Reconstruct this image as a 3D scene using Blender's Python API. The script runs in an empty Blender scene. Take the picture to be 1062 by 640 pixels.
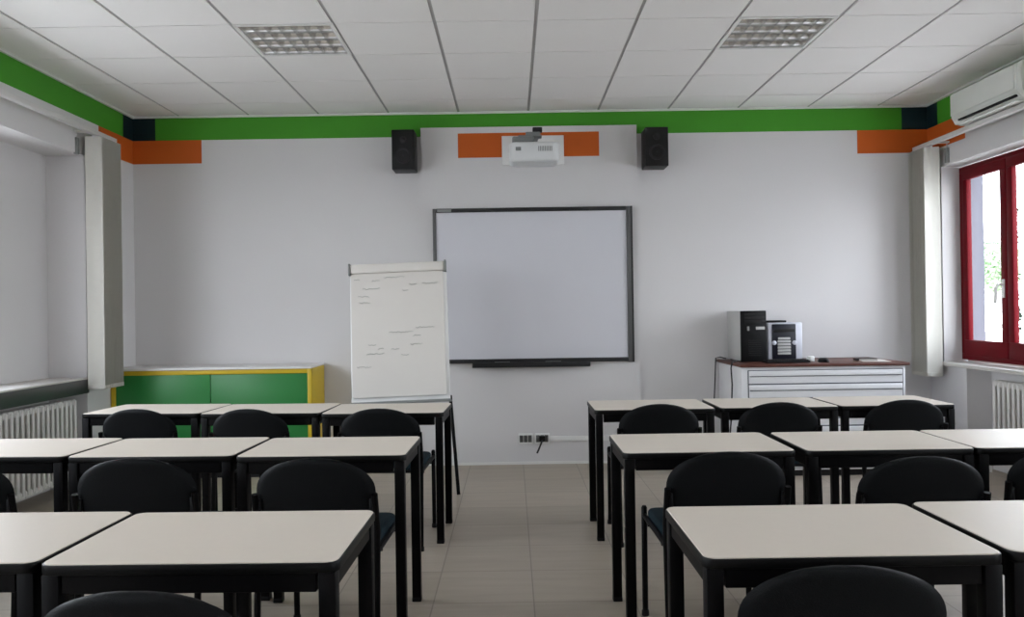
import bpy, bmesh, math, random
from mathutils import Vector, Matrix
random.seed(7)
PI = math.pi
scene = bpy.context.scene
COL = scene.collection

# ------------------------------------------------------------------ materials
def lin(c):
    c = c / 255.0
    return c / 12.92 if c <= 0.04045 else ((c + 0.055) / 1.055) ** 2.4

def rgb(r, g, b): return (lin(r), lin(g), lin(b), 1.0)

MATS = {}
def mat(name, col, rough=0.6, spec=0.4, metal=0.0, var=0.04, scale=6.0, bump=0.0, bscale=80.0, coat=0.0):
    m = bpy.data.materials.new(name); m.use_nodes = True
    nt = m.node_tree; b = nt.nodes['Principled BSDF']
    tc = nt.nodes.new('ShaderNodeTexCoord')
    nz = nt.nodes.new('ShaderNodeTexNoise'); nz.inputs['Scale'].default_value = scale; nz.inputs['Detail'].default_value = 4
    nt.links.new(tc.outputs['Object'], nz.inputs['Vector'])
    mx = nt.nodes.new('ShaderNodeMix'); mx.data_type = 'RGBA'
    mx.inputs[6].default_value = tuple(max(0, c * (1 - var)) for c in col[:3]) + (1,)
    mx.inputs[7].default_value = tuple(min(1, c * (1 + var)) for c in col[:3]) + (1,)
    nt.links.new(nz.outputs['Fac'], mx.inputs[0])
    nt.links.new(mx.outputs[2], b.inputs['Base Color'])
    b.inputs['Roughness'].default_value = rough
    b.inputs['Specular IOR Level'].default_value = spec
    b.inputs['Metallic'].default_value = metal
    b.inputs['Coat Weight'].default_value = coat
    if bump > 0:
        n2 = nt.nodes.new('ShaderNodeTexNoise'); n2.inputs['Scale'].default_value = bscale; n2.inputs['Detail'].default_value = 3
        nt.links.new(tc.outputs['Object'], n2.inputs['Vector'])
        bp = nt.nodes.new('ShaderNodeBump'); bp.inputs['Strength'].default_value = bump; bp.inputs['Distance'].default_value = 0.01
        nt.links.new(n2.outputs['Fac'], bp.inputs['Height']); nt.links.new(bp.outputs['Normal'], b.inputs['Normal'])
    MATS[name] = m
    return m

M_wall = mat('wall_paint', rgb(212, 210, 210), 0.75, 0.2, var=0.015, scale=2, bump=0.05, bscale=60)
M_green = mat('green_paint', rgb(68, 148, 38), 0.6, 0.3, var=0.04)
M_orange = mat('orange_paint', rgb(196, 92, 28), 0.6, 0.3, var=0.05)
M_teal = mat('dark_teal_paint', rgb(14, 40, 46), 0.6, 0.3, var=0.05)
M_tile = mat('ceiling_tile', rgb(234, 232, 229), 0.9, 0.1, var=0.02, scale=3, bump=0.15, bscale=220)
M_gap = mat('ceiling_runner', rgb(176, 175, 173), 0.7, 0.2)
M_trim = mat('white_trim', rgb(224, 223, 220), 0.5, 0.3)
M_stone = mat('light_stone', rgb(200, 196, 190), 0.4, 0.4, var=0.08, scale=30)
M_darkstone = mat('dark_stone_sill', rgb(62, 64, 64), 0.35, 0.5, var=0.1, scale=25)
M_red = mat('red_window_paint', rgb(98, 3, 15), 0.5, 0.12, var=0.06)
M_rad = mat('radiator_enamel', rgb(226, 224, 220), 0.4, 0.4)
M_blind = mat('blind_fabric', rgb(218, 216, 208), 0.85, 0.1, var=0.03, scale=20, bump=0.1, bscale=300)
_nt = M_blind.node_tree; _p = _nt.nodes['Principled BSDF']; _tl = _nt.nodes.new('ShaderNodeBsdfTranslucent'); _tl.inputs['Color'].default_value = rgb(214, 212, 204)
_mx = _nt.nodes.new('ShaderNodeMixShader'); _mx.inputs[0].default_value = 0.2
_nt.links.new(_p.outputs[0], _mx.inputs[1]); _nt.links.new(_tl.outputs[0], _mx.inputs[2]); _nt.links.new(_mx.outputs[0], _nt.nodes['Material Output'].inputs['Surface'])
M_rail = mat('blind_rail_aluminium', rgb(210, 208, 206), 0.4, 0.5)
M_grey = mat('grey_plastic', rgb(128, 130, 128), 0.5, 0.4)
M_laminate = mat('white_laminate', rgb(212, 202, 189), 0.42, 0.38, var=0.02, scale=40)
M_edge = mat('black_edging', rgb(8, 8, 8), 0.42, 0.18)
M_black = mat('black_steel', rgb(5, 4, 5), 0.45, 0.12, var=0.15, scale=10)
M_bplast = mat('black_plastic', rgb(12, 12, 14), 0.45, 0.2, var=0.12, scale=15, bump=0.1, bscale=300)
M_chair = mat('chair_upholstery', rgb(8, 10, 12), 0.6, 0.14, var=0.15, scale=30, bump=0.25, bscale=400)
M_seat = mat('seat_fabric', rgb(24, 42, 50), 0.85, 0.2, var=0.2, scale=60, bump=0.25, bscale=400)
M_spk = mat('speaker_black', rgb(9, 9, 10), 0.5, 0.35, var=0.1)
M_cone = mat('speaker_cone', rgb(34, 34, 36), 0.6, 0.3)
M_proj = mat('projector_shell', rgb(214, 216, 216), 0.4, 0.4)
M_projg = mat('projector_grey', rgb(120, 124, 122), 0.5, 0.4)
M_board = mat('whiteboard_surface', rgb(206, 206, 212), 0.32, 0.4, var=0.015)
M_frameg = mat('board_frame_grey', rgb(92, 92, 92), 0.4, 0.5, metal=0.3)
M_frameb = mat('board_frame_black', rgb(24, 24, 25), 0.45, 0.4)
M_paper = mat('flip_paper', rgb(212, 208, 202), 0.9, 0.1, var=0.02, scale=5)
M_ink = mat('faded_ink', rgb(178, 178, 172), 0.9, 0.1)
M_cabgreen = mat('cabinet_green', rgb(44, 128, 62), 0.4, 0.4, var=0.04)
M_cabyel = mat('cabinet_yellow', rgb(206, 176, 40), 0.45, 0.4, var=0.06)
M_cabtop = mat('cabinet_white_top', rgb(226, 224, 222), 0.4, 0.4)
M_chest = mat('chest_white_enamel', rgb(224, 224, 226), 0.45, 0.4)
M_chestgap = mat('chest_shadow_gap', rgb(110, 112, 118), 0.6, 0.2)
M_wood = mat('brown_wood_top', rgb(86, 48, 38), 0.45, 0.4, var=0.2, scale=12)
M_pcgrey = mat('pc_case_grey', rgb(186, 186, 184), 0.45, 0.4)
M_silver = mat('pc_silver', rgb(200, 202, 212), 0.4, 0.5, metal=0.2)
M_navy = mat('pc_navy_front', rgb(22, 24, 36), 0.4, 0.4)
M_cable = mat('cable_black', rgb(40, 40, 42), 0.5, 0.3)
M_white = mat('white_plastic', rgb(226, 226, 224), 0.4, 0.4)
M_socket = mat('socket_grey', rgb(88, 88, 86), 0.5, 0.3)
M_ac = mat('ac_shell', rgb(218, 220, 214), 0.45, 0.4)
M_dark = mat('dark_slot', rgb(36, 36, 36), 0.6, 0.2)
M_louv = mat('louver_aluminium', rgb(228, 228, 226), 0.22, 0.5, metal=0.85, var=0.05)
M_tube = mat('fluorescent_tube', rgb(232, 232, 226), 0.4, 0.4)
M_leaf = mat('tree_leaf', rgb(150, 174, 136), 0.7, 0.2, var=0.25, scale=2)
M_conifer = mat('conifer_needles', rgb(26, 38, 26), 0.8, 0.1, var=0.3, scale=3)
M_bark = mat('tree_bark', rgb(190, 184, 176), 0.9, 0.1, var=0.2, scale=8)
M_ground = mat('outdoor_paving', rgb(205, 202, 198), 0.9, 0.1, var=0.08, scale=1)
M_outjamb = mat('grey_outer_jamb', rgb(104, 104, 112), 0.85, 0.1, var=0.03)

def floor_material():
    m = bpy.data.materials.new('floor_tiles'); m.use_nodes = True
    nt = m.node_tree; b = nt.nodes['Principled BSDF']
    tc = nt.nodes.new('ShaderNodeTexCoord')
    mp = nt.nodes.new('ShaderNodeMapping'); mp.inputs['Location'].default_value = (-0.08, -3.70, 0)
    nt.links.new(tc.outputs['Object'], mp.inputs['Vector'])
    br = nt.nodes.new('ShaderNodeTexBrick')
    br.offset = 0.0; br.squash = 1.0
    br.inputs['Scale'].default_value = 1.0
    br.inputs['Brick Width'].default_value = 0.45; br.inputs['Row Height'].default_value = 0.45
    br.inputs['Mortar Size'].default_value = 0.0035; br.inputs['Mortar Smooth'].default_value = 0.3
    br.inputs['Bias'].default_value = 0.0
    br.inputs['Color1'].default_value = rgb(160, 149, 134); br.inputs['Color2'].default_value = rgb(169, 158, 143)
    br.inputs['Mortar'].default_value = rgb(132, 123, 112)
    nt.links.new(mp.outputs['Vector'], br.inputs['Vector'])
    ms = nt.nodes.new('ShaderNodeMapping'); ms.inputs['Scale'].default_value = (1.2, 9, 1)
    nt.links.new(tc.outputs['Object'], ms.inputs['Vector'])
    nz = nt.nodes.new('ShaderNodeTexNoise'); nz.inputs['Scale'].default_value = 2.0; nz.inputs['Detail'].default_value = 5
    nt.links.new(ms.outputs['Vector'], nz.inputs['Vector'])
    mr = nt.nodes.new('ShaderNodeMapRange'); mr.inputs['To Min'].default_value = 0.84; mr.inputs['To Max'].default_value = 1.14
    nt.links.new(nz.outputs['Fac'], mr.inputs['Value'])
    mx = nt.nodes.new('ShaderNodeMix'); mx.data_type = 'RGBA'; mx.blend_type = 'MULTIPLY'; mx.inputs[0].default_value = 1
    nt.links.new(br.outputs['Color'], mx.inputs[6]); nt.links.new(mr.outputs['Result'], mx.inputs[7])
    nt.links.new(mx.outputs[2], b.inputs['Base Color'])
    b.inputs['Roughness'].default_value = 0.42; b.inputs['Specular IOR Level'].default_value = 0.4
    return m
M_floor = floor_material()

def glass_material():
    m = bpy.data.materials.new('window_glass'); m.use_nodes = True
    nt = m.node_tree; nt.nodes.clear()
    out = nt.nodes.new('ShaderNodeOutputMaterial')
    tr = nt.nodes.new('ShaderNodeBsdfTransparent'); tr.inputs['Color'].default_value = (0.94, 0.96, 0.96, 1)
    gl = nt.nodes.new('ShaderNodeBsdfGlossy'); gl.inputs['Roughness'].default_value = 0.02
    fr = nt.nodes.new('ShaderNodeFresnel'); fr.inputs['IOR'].default_value = 1.45
    mx = nt.nodes.new('ShaderNodeMixShader')
    ge = nt.nodes.new('ShaderNodeNewGeometry'); iv = nt.nodes.new('ShaderNodeMath'); iv.operation = 'SUBTRACT'; iv.inputs[0].default_value = 1.0
    nt.links.new(ge.outputs['Backfacing'], iv.inputs[1])
    ml = nt.nodes.new('ShaderNodeMath'); ml.operation = 'MULTIPLY'
    nt.links.new(fr.outputs['Fac'], ml.inputs[0]); nt.links.new(iv.outputs[0], ml.inputs[1])
    nt.links.new(ml.outputs[0], mx.inputs['Fac']); nt.links.new(tr.outputs[0], mx.inputs[1]); nt.links.new(gl.outputs[0], mx.inputs[2])
    nt.links.new(mx.outputs[0], out.inputs['Surface'])
    return m
M_glass = glass_material()

# ------------------------------------------------------------------ mesh builder
class MB:
    def __init__(s):
        s.bm = bmesh.new(); s.mats = []
    def mi(s, m):
        if m not in s.mats: s.mats.append(m)
        return s.mats.index(m)
    def _take(s, tmp, m, xf=None):
        i = s.mi(m)
        if xf is not None: bmesh.ops.transform(tmp, matrix=xf, verts=tmp.verts)
        vm = {v: s.bm.verts.new(v.co) for v in tmp.verts}
        for f in tmp.faces:
            try:
                nf = s.bm.faces.new([vm[v] for v in f.verts]); nf.material_index = i
            except ValueError: pass
        tmp.free()
    def box(s, x0, x1, y0, y1, z0, z1, m, bev=0.0, seg=2, xf=None):
        t = bmesh.new(); bmesh.ops.create_cube(t, size=1)
        for v in t.verts:
            v.co = ((x0 + x1) / 2 + v.co.x * (x1 - x0), (y0 + y1) / 2 + v.co.y * (y1 - y0), (z0 + z1) / 2 + v.co.z * (z1 - z0))
        if bev > 0: bmesh.ops.bevel(t, geom=list(t.edges), offset=bev, segments=seg, profile=0.5, affect='EDGES')
        s._take(t, m, xf); return s
    def prism(s, pts, z0, z1, m, bev=0.0, seg=2, xf=None):
        """polygon in XY extruded z0..z1"""
        t = bmesh.new()
        a = [t.verts.new((p[0], p[1], z0)) for p in pts]; b = [t.verts.new((p[0], p[1], z1)) for p in pts]
        n = len(pts)
        fb = t.faces.new(a[::-1]); ft = t.faces.new(b)
        for k in range(n): t.faces.new((a[k], a[(k + 1) % n], b[(k + 1) % n], b[k]))
        bmesh.ops.recalc_face_normals(t, faces=t.faces)
        if bev > 0:
            es = list(fb.edges) + list(ft.edges)
            bmesh.ops.bevel(t, geom=es, offset=bev, segments=seg, profile=0.5, affect='EDGES')
        s._take(t, m, xf); return s
    def tube(s, path, r, m, n=10, caps=True, xf=None):
        t = bmesh.new(); P = [Vector(p) for p in path]; rings = []
        up = None
        for k, p in enumerate(P):
            d = (P[min(k + 1, len(P) - 1)] - P[max(k - 1, 0)]).normalized()
            if up is None:
                up = Vector((0, 0, 1)) if abs(d.z) < 0.9 else Vector((0, 1, 0))
            u = (up - d * up.dot(d)).normalized(); w = d.cross(u); up = u
            rr = r[k] if isinstance(r, (list, tuple)) else r
            rings.append([t.verts.new(p + u * math.cos(2 * PI * i / n) * rr + w * math.sin(2 * PI * i / n) * rr) for i in range(n)])
        for k in range(len(rings) - 1):
            for i in range(n): t.faces.new((rings[k][i], rings[k][(i + 1) % n], rings[k + 1][(i + 1) % n], rings[k + 1][i]))
        if caps: t.faces.new(rings[0][::-1]); t.faces.new(rings[-1])
        bmesh.ops.recalc_face_normals(t, faces=t.faces)
        s._take(t, m, xf); return s
    def lathe(s, prof, m, n=24, xf=None):
        """profile list of (r, z) about Z"""
        t = bmesh.new(); rings = []
        for r, z in prof:
            rings.append([t.verts.new((max(r, 1e-5) * math.cos(2 * PI * i / n), max(r, 1e-5) * math.sin(2 * PI * i / n), z)) for i in range(n)])
        for k in range(len(rings) - 1):
            for i in range(n): t.faces.new((rings[k][i], rings[k][(i + 1) % n], rings[k + 1][(i + 1) % n], rings[k + 1][i]))
        bmesh.ops.remove_doubles(t, verts=t.verts, dist=1e-4)
        bmesh.ops.recalc_face_normals(t, faces=t.faces)
        s._take(t, m, xf); return s
    def grid(s, f, nu, nv, m, closed=None):
        t = bmesh.new(); V = [[t.verts.new(f(i / (nu - 1), j / (nv - 1))) for j in range(nv)] for i in range(nu)]
        for i in range(nu - 1):
            for j in range(nv - 1): t.faces.new((V[i][j], V[i + 1][j], V[i + 1][j + 1], V[i][j + 1]))
        s._take(t, m); return s
    def build(s, name, parent=None, loc=None, ang=35):
        me = bpy.data.meshes.new(name); s.bm.to_mesh(me); s.bm.free()
        for m in s.mats: me.materials.append(m)
        me.shade_smooth(); me.set_sharp_from_angle(angle=math.radians(ang))
        o = bpy.data.objects.new(name, me); COL.objects.link(o)
        if parent is not None: o.parent = parent
        if loc is not None: o.location = loc
        return o

def tag(o, label=None, cat=None, group=None, kind=None):
    if label: o['label'] = label
    if cat: o['category'] = cat
    if group: o['group'] = group
    if kind: o['kind'] = kind
    return o
def struct(o): o['kind'] = 'structure'; return o
def thing(name, label, cat, loc=(0, 0, 0), rz=0, group=None):
    o = bpy.data.objects.new(name, None); COL.objects.link(o)
    o.empty_display_size = 0.1
    o.location = loc; o.rotation_euler = (0, 0, rz)
    return tag(o, label, cat, group)
def copy_tree(o, parent=None):
    c = o.copy(); COL.objects.link(c)
    if parent is not None: c.parent = parent
    for ch in list(o.children): copy_tree(ch, c)
    return c
def rrect(x0, x1, y0, y1, r, n=6):
    pts = []
    for cx, cy, a0 in ((x1 - r, y0 + r, -90), (x1 - r, y1 - r, 0), (x0 + r, y1 - r, 90), (x0 + r, y0 + r, 180)):
        for k in range(n + 1):
            a = math.radians(a0 + 90 * k / n); pts.append((cx + r * math.cos(a), cy + r * math.sin(a)))
    return pts
def rotx(deg): return Matrix.Rotation(math.radians(deg), 4, 'X')
# polygon given in XZ extruded along Y:  (x,y,z)->(x,-z,y)
XZ = Matrix(((1, 0, 0, 0), (0, 0, -1, 0), (0, 1, 0, 0), (0, 0, 0, 1)))   # prism z0..z1 -> y = -z
# polygon given in YZ extruded along X: (a,b,c)->(c,a,b)
YZ = Matrix(((0, 0, 1, 0), (1, 0, 0, 0), (0, 1, 0, 0), (0, 0, 0, 1)))

# ------------------------------------------------------------------ room
D, L, R, H = 7.08, -3.227, 3.587, 3.02
Y0 = -1.6
ZG, ZO = 2.812, 2.612          # bottoms of the green band and of the orange blocks
GREENISH = [(ZG, H)]

b = MB(); b.box(L - 0.5, R + 0.5, Y0 - 0.2, D + 0.25, -0.12, 0, M_floor)
struct(b.build('floor'))

# ceiling: suspended tiles with recessed dark runners
GX, GY = 0.1687, 4.8737
LAMPS = [(GX - 1.8, GY), (GX + 1.2, GY)]
b = MB(); b.box(L - 0.5, R + 0.5, Y0 - 0.2, D + 0.25, H + 0.16, H + 0.26, M_tile)
xs = sorted([L] + [GX + 0.6 * k for k in range(-6, 7) if L + 0.02 < GX + 0.6 * k < R - 0.02] + [R])
ys = sorted([Y0] + [GY + 0.6 * k for k in range(-12, 5) if Y0 + 0.02 < GY + 0.6 * k < D - 0.02] + [D])
for i in range(len(xs) - 1):
    for j in range(len(ys) - 1):
        if any(abs(xs[i] - lx) < 0.05 and abs(ys[j] - ly) < 0.05 for lx, ly in LAMPS): continue
        gx0 = 0.011 if i > 0 else 0; gx1 = 0.011 if i < len(xs) - 2 else 0
        b.box(xs[i] + gx0, xs[i + 1] - gx1, ys[j] + 0.005, ys[j + 1] - 0.005, H, H + 0.018, M_tile)
for i in range(1, len(xs) - 1): b.box(xs[i] - 0.02, xs[i] + 0.02, Y0, D, H + 0.007, H + 0.03, M_gap)
for j in range(1, len(ys) - 1):
    for i in range(len(xs) - 1):
        b.box(xs[i] + 0.021, xs[i + 1] - 0.021, ys[j] - 0.012, ys[j] + 0.012, H + 0.004, H + 0.017, M_gap)
struct(b.build('ceiling'))

# board wall
b = MB()
b.box(L, R, D, D + 0.2, 0, ZO, M_wall)
for x0, x1, m in ((L, -2.638, M_orange), (-2.638, 2.986, M_wall), (2.986, R, M_orange)): b.box(x0, x1, D, D + 0.2, ZO, ZG, m)
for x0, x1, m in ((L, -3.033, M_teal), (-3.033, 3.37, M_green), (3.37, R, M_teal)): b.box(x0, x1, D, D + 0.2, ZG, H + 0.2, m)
struct(b.build('wall_front'))
# boxed-out panel behind the board, with the two orange blocks painted on it
PF = D - 0.045
b = MB()
b.box(-0.754, 1.088, PF, D, 0, 2.617, M_wall)
b.box(-0.754, -0.437, PF, D, 2.617, 2.826, M_wall); b.box(-0.437, 0.766, PF, D, 2.617, 2.826, M_orange); b.box(0.766, 1.088, PF, D, 2.617, 2.826, M_wall)
b.box(-0.754, 1.088, PF, D, 2.826, 2.878, M_wall)
struct(b.build('trim_1'))
b = MB(); b.box(L, R, Y0 - 0.2, Y0, 0, H + 0.2, M_wall); struct(b.build('wall_back'))

def side_upper(b, xa, xb, y0, y1, zlo):
    """upper wall strip with the painted bands, from zlo up to the ceiling"""
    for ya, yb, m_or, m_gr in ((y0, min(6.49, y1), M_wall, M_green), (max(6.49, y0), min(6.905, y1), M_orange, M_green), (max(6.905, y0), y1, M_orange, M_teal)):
        if yb - ya < 1e-4: continue
        b.box(xa, xb, ya, yb, zlo, ZO, M_wall)
        b.box(xa, xb, ya, yb, ZO, ZG, m_or)
        b.box(xa, xb, ya, yb, ZG, H + 0.2, m_gr)

# left wall: deep window bays
LO, LD = -3.70, -3.52       # outside face, back of the bay
LBAYS = [(2.3, 6.27, 2.4, 5.60), (-1.2, 1.9, -1.1, 1.8)]   # bay y0,y1, window y0,y1
LZS, LZT, LZL = 0.86, 2.42, 2.535
b = MB()
side_upper(b, LO, L, Y0, D, LZL)
edges = [Y0] + [v for a in sorted(LBAYS) for v in a[:2]] + [D]
for k in range(0, len(edges), 2): b.box(LO, L, edges[k], edges[k + 1], 0, LZL, M_wall)
for y0, y1, w0, w1 in LBAYS:
    b.box(LO, LD, y0, w0, 0, LZL, M_wall); b.box(LO, LD, w1, y1, 0, LZL, M_wall)
    b.box(LO, LD, w0, w1, 0, LZS, M_wall); b.box(LO, LD, w0, w1, LZT, LZL, M_wall)
struct(b.build('wall_left'))
# right wall
RO, RD = 3.93, 3.785
RBAYS = [(4.93, 6.86), (2.8, 4.3), (-0.9, 1.2)]
RZS, RZT = 0.80, 2.45
b = MB()
side_upper(b, R, RO, Y0, D, RZT)
edges = [Y0] + [v for a in sorted(RBAYS) for v in a] + [D]
for k in range(0, len(edges), 2): b.box(R, RO, edges[k], edges[k + 1], 0, RZT, M_wall)
for y0, y1 in RBAYS:
    b.box(RD, RO, y0, y1, 0, RZS, M_wall)
    b.box(R, RD, y1 - 0.335, y1, 0, RZS, M_wall)
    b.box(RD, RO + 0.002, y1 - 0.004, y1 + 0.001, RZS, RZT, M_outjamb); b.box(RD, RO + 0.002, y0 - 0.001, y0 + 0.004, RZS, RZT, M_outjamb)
struct(b.build('wall_right'))
# sills
for k, (y0, y1, w0, w1) in enumerate(LBAYS):
    b = MB(); b.box(LD, L + 0.03, y0 + 0.005, y1 - 0.03, 0.735, 0.840, M_darkstone, 0.004); b.box(LD, L + 0.026, y0 + 0.006, y1 - 0.031, 0.836, 0.852, M_stone, 0.004)
    struct(b.build('trim_%d' % (2 + k)))
for k, (y0, y1) in enumerate(RBAYS):
    b = MB(); b.box(R - 0.045, RD, y0 - 0.04, y1 + 0.02, 0.803, 0.832, M_stone, 0.004)
    b.box(RD, RO + 0.04, y0, y1, 0.80, 0.85, M_stone)
    struct(b.build('trim_%d' % (4 + k)))
# perimeter angle of the ceiling
b = MB()
b.box(L, R, D - 0.022, D, H - 0.018, H - 0.002, M_trim); b.box(L, L + 0.022, Y0, D - 0.022, H - 0.018, H - 0.002, M_trim)
b.box(R - 0.022, R, Y0, D - 0.022, H - 0.018, H - 0.002, M_trim)
struct(b.build('trim_7'))
b = MB(); b.box(L, -0.754, D - 0.008, D, 0, 0.022, M_trim); b.box(-0.754, 1.088, PF - 0.008, PF, 0, 0.022, M_trim); b.box(1.088, R, D - 0.008, D, 0, 0.022, M_trim)
struct(b.build('baseboard_front'))

# ------------------------------------------------------------------ windows
def make_window(n, xi, xo, y0, y1, z0, z1, leaves):
    """red framed casement standing in the plane xi (room side) .. xo"""
    sgn = 1 if xo > xi else -1
    xa, xb = min(xi, xo), max(xi, xo)
    fw = 0.05
    b = MB()
    b.box(xa, xb, y0, y1, z0, z0 + fw, M_red, 0.004); b.box(xa, xb, y0, y1, z1 - fw, z1, M_red, 0.004)
    b.box(xa, xb, y0, y0 + fw, z0 + fw, z1 - fw, M_red, 0.004); b.box(xa, xb, y1 - fw, y1, z0 + fw, z1 - fw, M_red, 0.004)
    w = struct(b.build('window_%d' % n))
    lw = (y1 - y0 - 2 * fw) / leaves
    for k in range(leaves):
        a = y0 + fw + k * lw + 0.003; c = a + lw - 0.006
        sw, sb = 0.075, 0.125
        xs0, xs1 = (xi - sgn * 0.012), (xi + sgn * 0.028)
        p, q = min(xs0, xs1), max(xs0, xs1)
        za, zb = z0 + fw - 0.012, z1 - fw + 0.012
        b = MB()
        b.box(p, q, a, c, za, za + sb, M_red, 0.005); b.box(p, q, a, c, zb - sw, zb, M_red, 0.005)
        b.box(p, q, a, a + sw, za + sb, zb - sw, M_red, 0.005); b.box(p, q, c - sw, c, za + sb, zb - sw, M_red, 0.005)
        s = b.build('sash', w)
        b = MB(); xm = xi + sgn * 0.012; b.box(xm - 0.004, xm + 0.004, a + sw - 0.004, c - sw + 0.004, za + sb - 0.004, zb - sw + 0.004, M_glass)
        b.build('pane', s)
        if k == leaves - 1 or k == 0:
            b = MB(); hy = a + sw / 2 if k else c - sw / 2; hz = 1.42; hx = xs0
            b.box(min(hx, hx - sgn * 0.01), max(hx, hx - sgn * 0.01), hy - 0.016, hy + 0.016, hz - 0.07, hz + 0.07, M_white, 0.004)
            b.tube([(hx, hy, hz + 0.03), (hx - sgn * 0.045, hy, hz + 0.03), (hx - sgn * 0.05, hy + 0.02, hz - 0.0), (hx - sgn * 0.05, hy + 0.03, hz - 0.11)], 0.011, M_white, 8)
            tag(b.build('handle', s), 'white window handle')
    return w
n = 1
for y0, y1 in RBAYS:
    make_window(n, 3.735, 3.78, y0, y1, 0.85, RZT - 0.012, 3 if y1 - y0 > 1.8 else 2); n += 1
for y0, y1, w0, w1 in LBAYS:
    make_window(n, LD - 0.03, LD - 0.10, w0, w1, LZS, LZT, 3); n += 1

# ------------------------------------------------------------------ ceiling lights (off)
def make_light(x, y, label):
    t = thing('ceiling_light', label, 'light', (x + 0.3, y + 0.3, H), 0, 'recessed louvre lights')
    w = 0.288
    b = MB()
    b.box(-w, w, -w, w, 0.10, 0.11, M_white)
    for s in (-1, 1):
        b.box(min(s * w, s * (w - 0.006)), max(s * w, s * (w - 0.006)), -w, w, 0.0, 0.10, M_white)
        b.box(-w, w, min(s * w, s * (w - 0.006)), max(s * w, s * (w - 0.006)), 0.0, 0.10, M_white)
    b.build('housing', t)
    b = MB()
    for s in (-1, 1):
        b.box(min(s * 0.296, s * 0.276), max(s * 0.296, s * 0.276), -0.296, 0.296, -0.004, 0.006, M_trim)
        b.box(-0.276, 0.276, min(s * 0.296, s * 0.276), max(s * 0.296, s * 0.276), -0.004, 0.006, M_trim)
    b.build('rim', t)
    # parabolic long reflectors (4 rows) and cross blades
    for k in range(4):
        yc = -0.207 + 0.138 * k
        b = MB(); b.tube([(-0.27, yc, 0.075), (0.27, yc, 0.075)], 0.013, M_tube, 12); b.build('tube', t)
    b = MB()
    def vee(a, bnd, along):
        n = 5
        for s in (-1, 1):
            prof = [(s * (0.004 + 0.026 * (q / n) ** 2), 0.0 + 0.05 * q / n) for q in range(n + 1)]
            for q in range(n):
                p0, p1 = prof[q], prof[q + 1]
                if along == 'x':
                    pts = [(bnd[0], a + p0[0], p0[1]), (bnd[1], a + p0[0], p0[1]), (bnd[1], a + p1[0], p1[1]), (bnd[0], a + p1[0], p1[1])]
                else:
                    pts = [(a + p0[0], bnd[0], p0[1]), (a + p0[0], bnd[1], p0[1]), (a + p1[0], bnd[1], p1[1]), (a + p1[0], bnd[0], p1[1])]
                f = b.bm.faces.new([b.bm.verts.new(p) for p in pts]); f.material_index = b.mi(M_louv)
    for k in range(5): vee(-0.276 + 0.138 * k, (-0.276, 0.276), 'x')
    for k in range(8): vee(-0.276 + 0.552 / 7 * k, (-0.276, 0.276), 'y')
    b.build('louver', t)
make_light(LAMPS[0][0], LAMPS[0][1], 'square recessed louvre ceiling light on the flip-chart side, switched off')
make_light(LAMPS[1][0], LAMPS[1][1], 'square recessed louvre ceiling light nearer the red window, switched off')

# ------------------------------------------------------------------ desks
TW, TD, TH = 0.69, 0.495, 0.74
def make_table():
    t = thing('school_table', 'x', 'table', (0, 0, 0), 0, 'x')
    o = rrect(-TW / 2, TW / 2, -TD / 2, TD / 2, 0.032)
    i = rrect(-TW / 2 + 0.004, TW / 2 - 0.004, -TD / 2 + 0.004, TD / 2 - 0.004, 0.029)
    b = MB(); b.prism(i, TH - 0.022, TH, M_laminate, 0.0015, 1); top = b.build('tabletop', t)
    b = MB(); b.prism(o, TH - 0.026, TH - 0.0025, M_edge, 0.003, 2); tag(b.build('edge_band', top), 'black edge band of the top')
    b = MB(); a, zt, zb = 0.012, TH - 0.026, TH - 0.072
    x1, y1 = TW / 2 - a, TD / 2 - a
    for s in (-1, 1):
        b.box(-x1 + 0.04, x1 - 0.04, min(s * y1, s * (y1 - 0.025)), max(s * y1, s * (y1 - 0.025)), zb, zt, M_black, 0.002, 1)
        b.box(min(s * x1, s * (x1 - 0.025)), max(s * x1, s * (x1 - 0.025)), -y1 + 0.04, y1 - 0.04, zb, zt, M_black, 0.002, 1)
    b.build('frame', t)
    for sx in (-1, 1):
        for sy in (-1, 1):
            cx, cy = sx * (TW / 2 - 0.027), sy * (TD / 2 - 0.027)
            b = MB(); b.box(cx - 0.02, cx + 0.02, cy - 0.02, cy + 0.02, 0.012, TH - 0.026, M_black, 0.003, 2); lg = b.build('leg', t)
            b = MB(); b.box(cx - 0.021, cx + 0.021, cy - 0.021, cy + 0.021, 0, 0.02, M_bplast, 0.003, 2); b.build('foot_cap', lg)
    return t
proto_t = make_table()
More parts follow.
